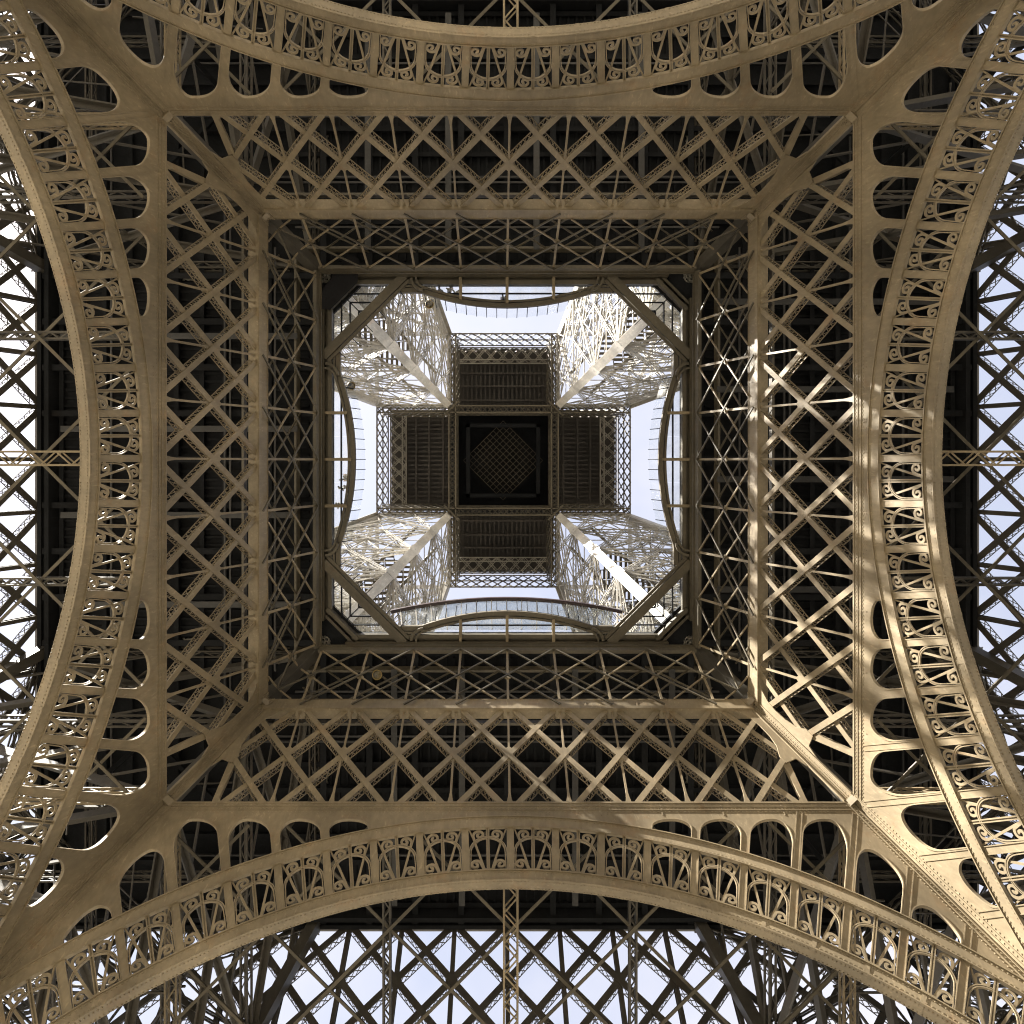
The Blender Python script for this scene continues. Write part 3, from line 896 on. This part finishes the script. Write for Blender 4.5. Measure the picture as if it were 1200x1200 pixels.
# ------------------------------------------------------------------ legs
def leg_corner(sx, sy, h):
    """sx, sy: 0 inner / 1 outer"""
    return V(((Ri, Ro)[sx](h), (Ri, Ro)[sy](h), Z(h)))
def build_lower_legs():
    hs = [-1.5, 10, 20, 29, 36.5, 43, 49.5, 57]
    cols = []
    for sx, sy in ((0,0), (1,0), (0,1), (1,1)):
        mb = MB()
        for a, b in ((-1.5, 57.0),):
            i = V((0.5 if sx == 0 else -0.5, 0.5 if sy == 0 else -0.5, 0))
            p, q = leg_corner(sx, sy, a)+i, leg_corner(sx, sy, b)+i
            mb.bar(p, q, (1, 0, 0), 0.8, 0.8)
        cols.append(mb.mesh('leg_column'))
    faces = [((0,0),(1,0)), ((0,0),(0,1)), ((1,1),(1,0)), ((1,1),(0,1))]
    lat = []; 
    for fi, (A, B) in enumerate(faces):
        mb = MB()
        for i in range(len(hs)-1):
            h0, h1 = hs[i], hs[i+1]
            a0, a1, b0, b1 = leg_corner(*A, h0), leg_corner(*A, h1), leg_corner(*B, h0), leg_corner(*B, h1)
            inner = fi < 2
            nrm = (b0-a0).cross(a1-a0).normalized()
            if inner and h1 > 29 and h0 < 57:
                # behind the plated spandrel: set the lattice back into the leg
                sh = V((0.9, 0.9, 0)); a0, a1, b0, b1 = [p+sh for p in (a0, a1, b0, b1)]
            m0, m1 = (a0+b0)/2, (a1+b1)/2
            deep = h1 > 30
            for p, q in ((a0, b1), (b0, a1)):
                if deep and not inner: mb.laced(p, q, nrm, 0.5, 0.5, pitch=0.9, chord=0.10, lace=0.07, sides=2)
                else:
                    mb.bar(p, q, nrm, 0.12, 0.5); mb.bar(p+nrm*0.25, q+nrm*0.25, nrm, 0.4, 0.06)
            mb.laced(a1, b1, nrm, 0.6, 0.6, pitch=0.9, chord=0.12, lace=0.08, sides=2)
            for p, q in ((a0.lerp(a1, .5), m0), (b0.lerp(b1, .5), m1), (m0, m1)):
                mb.bar(p, q, nrm, 0.10, 0.16)
        lat.append(mb.mesh('leg_lattice'))
    # horizontal diaphragms and a stair inside the leg
    di = MB()
    for h in hs[3:-1]:
        c = [leg_corner(*s, h) for s in ((0,0), (1,0), (1,1), (0,1))]
        for p, q in ((c[0], c[2]), (c[1], c[3]), ((c[0]+c[1])/2, (c[2]+c[3])/2), ((c[0]+c[3])/2, (c[1]+c[2])/2)):
            di.laced(p, q, (0, 0, 1), 0.6, 0.5, pitch=1.0, chord=0.1, lace=0.07, sides=2)
    rails = MB()
    for s in (-1, 1):
        p = V((44-1.5, 44+1.5, Z(2)))+V((1, -1, 0))*s*1.5; q = V((22, 25, Z(56)))+V((1, -1, 0))*s*1.5
        rails.bar(p, q, (0, 0, 1), 0.7, 0.3)
    for i in range(14):
        p = V((44, 44, Z(2))).lerp(V((23.5, 23.5, Z(56))), i/13.0)
        rails.bar(p+V((-2.2, 2.2, 0)), p+V((2.2, -2.2, 0)), (0, 0, 1), 0.3, 0.3)
    st = MB(); rr = random.Random(3)                 # thin tie rods criss-crossing inside the leg
    for i in range(64):
        h0 = rr.uniform(22, 50); h1 = h0+rr.uniform(3, 9)
        def pick(h):
            a, b = rr.random(), rr.random(); lo, hi = Ri(h)+1, Ro(h)-1
            return V((lo+(hi-lo)*a, lo+(hi-lo)*b, Z(h)))
        st.bar(pick(h0), pick(min(h1, 56)), (0, 0, 1), 0.09, 0.09)
    dm, rm, sm = di.mesh('leg_diaphragm'), rails.mesh('lift_rail'), st.mesh('tie_rods')
    for k in range(4):
        g = link('leg', None, None, tower, RZ(k))
        for i, c in enumerate(cols): link('leg_column', c, M_SHADE, g, Matrix())
        for l in lat: link('leg_lattice', l, M_SHADE, g, Matrix(), kind='stuff')
        link('leg_diaphragm', dm, M_SHADE, g, Matrix(), kind='stuff')
        link('lift_rail', rm, M_DARK, g, Matrix(), kind='stuff')
        link('leg_tie_rods', sm, M_SHADE, g, Matrix(), kind='stuff')
build_lower_legs()

def build_upper_legs():
    hs = [57, 66.5, 76, 86, 97, 108]
    cols = []
    # inner corner: wide fluted box girder; others: plated columns
    for sx, sy in ((0,0), (1,0), (0,1), (1,1)):
        mb = MB()
        p, q = leg_corner(sx, sy, 57.5), leg_corner(sx, sy, 108)
        if (sx, sy) == (0, 0):
            d = (q-p).normalized(); t = V((1, -1, 0)).normalized(); nrm = d.cross(t).normalized()
            if nrm.z > 0: nrm = -nrm
            mb.bar(p, q, nrm, 0.3, 1.02)
            for o in (-0.45, -0.24, 0, 0.24, 0.45):
                mb.bar(p+t*o+nrm*0.17, q+t*o+nrm*0.17, nrm, 0.06, 0.09)
            for s in (-1, 1): mb.bar(p+t*s*0.48-nrm*0.4, q+t*s*0.48-nrm*0.4, nrm, 0.6, 0.05)
            for h in hs[1:-1]:
                c = leg_corner(0, 0, h)+nrm*0.19
                mb.bar(c-d*0.9, c+d*0.9, nrm, 0.03, 1.22)
        else:
            c = V((0.35 if sx == 0 else -0.35, 0.35 if sy == 0 else -0.35, 0))
            mb.bar(p+c, q+c, (1, 0, 0), 0.75, 0.75)
            mb.bar(p+c*0, q+c*0, (0, 1, 0), 0.12, 0.9)
        cols.append(mb.mesh('leg_column'))
    faces = [((0,0),(1,0)), ((0,0),(0,1)), ((1,1),(1,0)), ((1,1),(0,1))]
    lat = []
    for A, B in faces:
        mb = MB()
        for i in range(len(hs)-1):
            h0, h1 = hs[i], hs[i+1]
            a0, a1, b0, b1 = leg_corner(*A, h0), leg_corner(*A, h1), leg_corner(*B, h0), leg_corner(*B, h1)
            nrm = (b0-a0).cross(a1-a0).normalized()
            m0, m1 = (a0+b0)/2, (a1+b1)/2
            kw = dict(pitch=0.75, chord=0.08, lace=0.045)
            for p, q in ((a0, b1), (b0, a1), (a0, m1), (b0, m1)):
                mb.laced(p, q, nrm, 0.40, 0.36, sides=2, **kw)
            mb.laced(a1, b1, nrm, 0.45, 0.42, sides=2, **kw)
            c = (m0+m1)/2
            for p, q in ((a0.lerp(a1, .5), c), (b0.lerp(b1, .5), c), (m0, c), (a0.lerp(m0, .5), a1.lerp(m1, .5)), (b0.lerp(m0, .5), b1.lerp(m1, .5)), (m0, a1), (m0, b1), (a0.lerp(m0, .5), c), (b0.lerp(m0, .5), c)):
                mb.bar(p, q, nrm, 0.09, 0.12)
        lat.append(mb.mesh('leg_lattice'))
    di = MB()
    for h in hs[1:-1]:
        c = [leg_corner(*s, h) for s in ((0,0), (1,0), (1,1), (0,1))]
        e = [(c[i]+c[(i+1) % 4])/2 for i in range(4)]
        for p, q in ((c[0], c[2]), (c[1], c[3]), (e[0], e[1]), (e[1], e[2]), (e[2], e[3]), (e[3], e[0])):
            di.laced(p, q, (0, 0, 1), 0.34, 0.3, pitch=0.9, chord=0.06, lace=0.045, sides=2)
    st = MB()                                        # zigzag stair and lift track
    for i in range(12):
        h = 60+i*3.6; c = (leg_corner(0, 0, h)*0.55+leg_corner(1, 1, h)*0.45); c.z = Z(h)
        for s, z0 in ((-1, 0), (1, 1.8)):
            a = c+V((-2.2*s, -2.0 if s < 0 else 0.6, z0)); b = a+V((4.4*s, 0, 1.8))
            for y in (0, 1.2): st.bar(a+V((0, y, 0)), b+V((0, y, 0)), (0, 0, 1), 0.35, 0.07)
            for q in range(7):
                p = a.lerp(b, (q+.5)/7); st.bar(p, p+V((0, 1.2, 0)), (0, 0, 1), 0.05, 0.34)
    for s in (-1, 1):
        o = V((1, -1, 0))*s*1.4
        p = leg_corner(0, 0, 58)*0.7+leg_corner(1, 1, 58)*0.3; q = leg_corner(0, 0, 107)*0.7+leg_corner(1, 1, 107)*0.3
        p.z = Z(58); q.z = Z(107); st.bar(p+o, q+o, (0, 0, 1), 0.7, 0.35)
    dm, sm = di.mesh('leg_diaphragm'), st.mesh('staircase')
    for k in range(4):
        g = link('upper_leg', None, None, tower, RZ(k))
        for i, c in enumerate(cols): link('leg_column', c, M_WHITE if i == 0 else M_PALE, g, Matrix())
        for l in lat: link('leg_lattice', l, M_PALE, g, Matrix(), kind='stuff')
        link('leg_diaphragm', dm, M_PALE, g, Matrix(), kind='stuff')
        link('staircase', sm, M_MID, g, Matrix(), kind='stuff')
build_upper_legs()

# ------------------------------------------------------------------ second floor
def build_second_floor():
    hb, ht = 108.0, 118.5
    ri, re, ro = 6.85, 7.8, 18.1
    sf = link('second_floor', None, None, tower, Matrix())
    def lattice_wall(mb, p, q, z0, z1, nd, nrow=0):
        """diamond lattice between two points, from z0 to z1"""
        p = V(p); q = V(q); d = (q-p); L = d.length; d /= L; n = V((-d.y, d.x, 0))
        c = L/nd; H = z1-z0
        for z in (z0, z1): mb.bar(p+V((0,0,z)), q+V((0,0,z)), (0, 0, 1), 0.35, 0.16)
        i = -H
        rows = nrow or max(1, round(H/c))
        dz = H/rows
        for r in range(rows):
            a, b = z0+r*dz, z0+(r+1)*dz
            if r: mb.bar(p+V((0,0,a)), q+V((0,0,a)), (0, 0, 1), 0.3, 0.14)
            for j in range(nd):
                mb.bar(p+d*(j*c)+V((0,0,a)), p+d*((j+1)*c)+V((0,0,b)), n, 0.1, 0.2)
                mb.bar(p+d*(j*c)+V((0,0,b))+n*0.1, p+d*((j+1)*c)+V((0,0,a))+n*0.1, n, 0.1, 0.2)
    # outer edge lattices of the four arms, built for +Y and turned
    for k in range(4):
        mb = MB()
        lattice_wall(mb, (-re, ro, 0), (re, ro, 0), Z(hb), Z(hb+11), 10, 2)
        lattice_wall(mb, (-re, ro-1.1, 0), (re, ro-1.1, 0), Z(hb+6), Z(hb+11.4), 10, 1)
        link('edge_lattice', mb, M_MID, sf, RZ(k), kind='stuff')
        mb = MB()
        for i in range(7):
            x = -6.6+13.2*i/7
            mb.laced((x, 15.2, Z(ht-0.6)), (x+1.9, 17.3, Z(ht-0.6)), (0, 0, 1), 0.3, 0.35, pitch=.45, chord=.07)
            mb.laced((x+1.9, 15.2, Z(ht-0.9)), (x, 17.3, Z(ht-0.9)), (0, 0, 1), 0.3, 0.35, pitch=.45, chord=.07)
        mb.laced((-6.9, 15.4, Z(ht-1)), (6.9, 15.4, Z(ht-1)), (0, 0, 1), 0.7, 0.7, pitch=.7, chord=.1)
        link('soffit_lattice', mb, M_PALE, sf, RZ(k), kind='stuff')
        # side trusses of the arm
        for s in (-1, 1):
            mb = MB()
            for x in (ri, re):
                lattice_wall(mb, (s*x, re, 0), (s*x, ro, 0), Z(hb), Z(hb+10), 8, 2)
            nq = 9
            for q in range(nq):
                y0, y1 = re+(ro-re)*q/nq, re+(ro-re)*(q+1)/nq
                mb.bar((s*ri, y0, Z(hb)), (s*re, y1, Z(hb)), (0, 0, 1), 0.08, 0.13); mb.bar((s*re, y0, Z(hb+.1)), (s*ri, y1, Z(hb+.1)), (0, 0, 1), 0.08, 0.13)
            link('arm_truss', mb, M_MID, sf, RZ(k), kind='stuff')
        # dark deck of the arm with joists
        dk = MB(); dk.box(-re, re, re, 17.6, Z(ht+0.6), Z(ht+0.9)); link('deck_panel', dk, M_BOARD, sf, RZ(k))
        for i in range(19):
            j = MB(); x = -6.3+0.7*i
            j.box(x-0.13, x+0.13, re, 15.3, Z(ht-0.25), Z(ht)-0.005); link('deck_slat', j, M_SLAT, sf, RZ(k))
        for y in (9.4, 11.6, 13.6):
            j = MB(); j.box(-6.6, 6.6, y-0.13, y+0.13, Z(ht-0.8), Z(ht-0.5)); link('deck_beam', j, M_SLAT, sf, RZ(k))
        # centre square: lattice box girder, seen as two thin lines with lattice between
        mb = MB()
        for y in (ri, re):
            mb.bar((-re, y, Z(hb-0.2)), (re, y, Z(hb-0.2)), (0, 0, 1), 0.5, 0.18)
        n = 20
        for i in range(n):
            x0, x1 = -re+2*re*i/n, -re+2*re*(i+1)/n
            mb.bar((x0, ri, Z(hb+.1)), (x1, re, Z(hb+.1)), (0, 0, 1), 0.06, 0.14); mb.bar((x0, re, Z(hb+.18)), (x1, ri, Z(hb+.18)), (0, 0, 1), 0.06, 0.14)
        lattice_wall(mb, (-ri, ri, 0), (ri, ri, 0), Z(hb+0.4), Z(hb+6), 14)
        link('centre_girder', mb, M_MID, sf, RZ(k), kind='stuff')
        # corner knee plates
        kp = MB(); kp.bar((re+0.7, ri-0.5, Z(hb-0.5)), (ri-0.5, re+0.7, Z(hb-0.5)), (0, 0, 1), 0.16, 0.25)
        link('knee_brace', kp, M_MID, sf, RZ(k))
        # inner frame deeper in
        fr = MB(); fr.box(-5.9, 5.9, 5.3, 5.9, Z(ht+2), Z(ht+3)); link('inner_frame', fr, M_DARK, sf, RZ(k))
    # shaft: net on the diagonal over a dark ceiling
    top = MB(); top.box(-8.2, 8.2, -8.2, 8.2, Z(ht+9), Z(ht+9.4)); link('shaft_ceiling', top, M_DARK, sf, Matrix())
    for k in range(4):
        wl = MB(); wl.box(-7.9, 7.9, 7.85, 8.1, Z(ht+0.3), Z(ht+9)); link('shaft_wall', wl, M_DARK, sf, RZ(k))
    net = MB(); S = 4.55; zz = Z(ht+4)
    e1, e2 = V((1, 1, 0)).normalized(), V((1, -1, 0)).normalized()
    for i in range(-6, 7):
        o = e2*(S*i/6); net.bar(o-e1*S+V((0,0,zz)), o+e1*S+V((0,0,zz)), (0, 0, 1), 0.06, 0.09)
        o = e1*(S*i/6); net.bar(o-e2*S+V((0,0,zz+.07)), o+e2*S+V((0,0,zz+.07)), (0, 0, 1), 0.06, 0.09)
    link('safety_net', net, M_MID, sf, Matrix(), kind='stuff')
    cab = MB(); cab.bar((2.2, 3.4, Z(ht+6)), (3.6, 2.0, Z(ht+6)), (0, 0, 1), 1.0, 2.2); link('lift_cabin', cab, M_DARK, sf, Matrix())
build_second_floor()

# ------------------------------------------------------------------ visitors on the glass floor
def px(x, y, h): return ((x-585.5)*h/885.0-0.56, (y-540.8)*h/885.0+0.16)
def skinned(name, pts, edges, radii, mat, parent):
    me = bpy.data.meshes.new(name); me.from_pydata(pts, edges, []); me.update()
    o = bpy.data.objects.new(name, me); COL.objects.link(o); o.parent = parent
    md = o.modifiers.new('skin', 'SKIN'); md.use_smooth_shade = True
    for i, r in enumerate(radii):
        sv = me.skin_vertices[0].data[i]; sv.radius = (r, r); sv.use_root = (i == 0)
    sb = o.modifiers.new('smooth', 'SUBSURF'); sb.levels = 1; sb.render_levels = 1
    me.materials.append(mat)
    return o
SKIN = simple('skin', (0.5, 0.33, 0.25)); HAIR = simple('hair', (0.04, 0.03, 0.02)); SHOE = simple('shoe_leather', (0.025, 0.022, 0.02))
def person(loc, rz, top, legs, label, step=0.12, arm=0.0):
    p = bpy.data.objects.new('person', None); COL.objects.link(p)
    p.location = loc; p.rotation_euler = (0, 0, rz)
    p['label'] = label; p['category'] = 'person'; p['group'] = 'visitors on the glass floor'
    t = simple('jacket_cloth', top); l = simple('trouser_cloth', legs)
    # one continuous body: pelvis, spine, neck, head, arms, legs
    P = [(0,0,.95), (0,0,1.2), (0,.01,1.42), (0,.01,1.52), (0,0,1.62), (0,.01,1.72),
         (.19,0,1.40), (.25,.05,1.13), (.23,.22+arm,.98+arm), (-.19,0,1.40), (-.25,.03,1.13), (-.24,.14,.90),
         (.10,0,.90), (.11,step*.5,.50), (.11,step,.10), (-.10,0,.90), (-.11,-step*.3,.50), (-.11,-step,.10)]
    E = [(0,1), (1,2), (2,3), (3,4), (4,5), (2,6), (6,7), (7,8), (2,9), (9,10), (10,11), (0,12), (12,13), (13,14), (0,15), (15,16), (16,17)]
    R = [.14, .14, .13, .055, .09, .075, .065, .048, .035, .065, .048, .035, .09, .065, .045, .09, .065, .045]
    skinned('body', P, E, R, SKIN, p)
    skinned('jacket', [P[i] for i in (0,1,2,6,7,9,10)], [(0,1), (1,2), (2,3), (3,4), (2,5), (5,6)], [.165, .165, .15, .085, .066, .085, .066], t, p)
    skinned('trousers', [P[i] for i in (0,12,13,14,15,16,17)], [(0,1), (1,2), (2,3), (0,4), (4,5), (5,6)], [.15, .108, .085, .07, .108, .085, .07], l, p)
    skinned('hair', [(0,-.03,1.66), (0,-.02,1.76)], [(0,1)], [.09, .075], HAIR, p)
    for q in (14, 17):
        x, y, z = P[q]
        b = MB(); b.prism([(x-.045, y-.09), (x+.045, y-.09), (x+.055, y+.06), (x+.035, y+.17), (x-.035, y+.17), (x-.055, y+.06)], 0.0, 0.09)
        link('shoe', b, SHOE, p, Matrix())
people = [((515, 338), 0.6, (.03,.03,.04), (.02,.02,.03), 'visitor in black on the glass floor, first of the group by the upper rail end', .16),
          ((526, 337), -1.2, (.08,.03,.03), (.03,.03,.05), 'visitor in dark red jacket in the middle of the group on the upper glass floor', .1),
          ((535, 341), 2.2, (.02,.03,.07), (.02,.02,.02), 'visitor in navy jacket beside the bracket beam on the upper glass floor', .2),
          ((591, 347), 3.0, (.05,.05,.05), (.02,.02,.03), 'lone visitor in grey standing by the middle of the upper bulging rail', .12),
          ((402, 560), 1.4, (.02,.02,.02), (.02,.02,.02), 'visitor in black close to the rail of the glass floor beside the white sky', .18),
          ((399, 572), -0.4, (.04,.05,.04), (.03,.03,.05), 'visitor in dark green standing on the glass floor below a companion', .12),
          ((395, 592), 0.2, (.06,.06,.07), (.02,.02,.04), 'visitor in grey jacket standing alone on the glass floor near the lower bracket beam', .1),
          ((395, 684), 0.9, (.02,.02,.03), (.02,.02,.02), 'visitor in black on the corner glass above the lower left chamfer beam', .2),
          ((771, 708), -2.3, (.07,.05,.04), (.03,.03,.03), 'visitor in brown on the corner glass in front of the lower right chamfer beam', .14)]
for (pp, rz, tp, lg, lb, st_) in people:
    x, y = px(*pp, HF+0.05)
    person((x, y, Z(HF+0.045)), rz, tp, lg, lb, st_)

# ------------------------------------------------------------------ floodlights clamped to the legs and girders
def floodlight(loc, aim, label):
    o = bpy.data.objects.new('floodlight', None); COL.objects.link(o)
    o.location = loc; o.rotation_euler = V(aim).to_track_quat('Z', 'Y').to_euler()
    o['label'] = label; o['category'] = 'floodlight'; o['group'] = 'floodlights on the tower'
    b = MB(); n = 16
    prof = [(0.10, -0.30), (0.24, -0.22), (0.34, 0.0), (0.36, 0.16), (0.32, 0.16), (0.30, 0.02)]
    for r, z in prof:
        for i in range(n): b.v.append(V((r*math.cos(2*PI*i/n), r*math.sin(2*PI*i/n), z)))
    for k in range(len(prof)-1):
        for i in range(n): b.f.append((k*n+i, k*n+(i+1) % n, (k+1)*n+(i+1) % n, (k+1)*n+i))
    b.f.append(tuple(reversed(range(n)))); link('housing', b, AMBER, o, Matrix())
    g = MB(); g.prism([(0.29*math.cos(2*PI*i/n), 0.29*math.sin(2*PI*i/n)) for i in range(n)], 0.05, 0.07); link('lens', g, M_GLASS, o, Matrix())
    y = MB()
    for sx in (-1, 1): y.box(sx*0.40-0.02, sx*0.40+0.02, -0.05, 0.05, -0.45, 0.05)
    y.box(-0.42, 0.42, -0.05, 0.05, -0.49, -0.45); link('yoke', y, SHOE, o, Matrix())
AMBER = simple('yellow_housing', (0.30, 0.21, 0.06), 0.5)
for (a, h, aim, lb) in [((503, 356), 62, (0.3, 0.6, -1), 'yellow floodlight beside the upper left leg column under the white sky'),
                        ((411, 452), 62, (0.6, 0.3, -1), 'yellow floodlight beside the left leg column under the bulging rail'),
                        ((442, 791), 54, (0.1, -0.3, -1), 'yellow floodlight hung in the lower gallery girder between two crossed rods'),
                        ((309, 796), 50.6, (0.3, -0.2, -1), 'yellow floodlight fixed to the lower left corner of the girder chord')]:
    x, y = px(*a, h); floodlight((x, y, Z(h)), aim, lb)
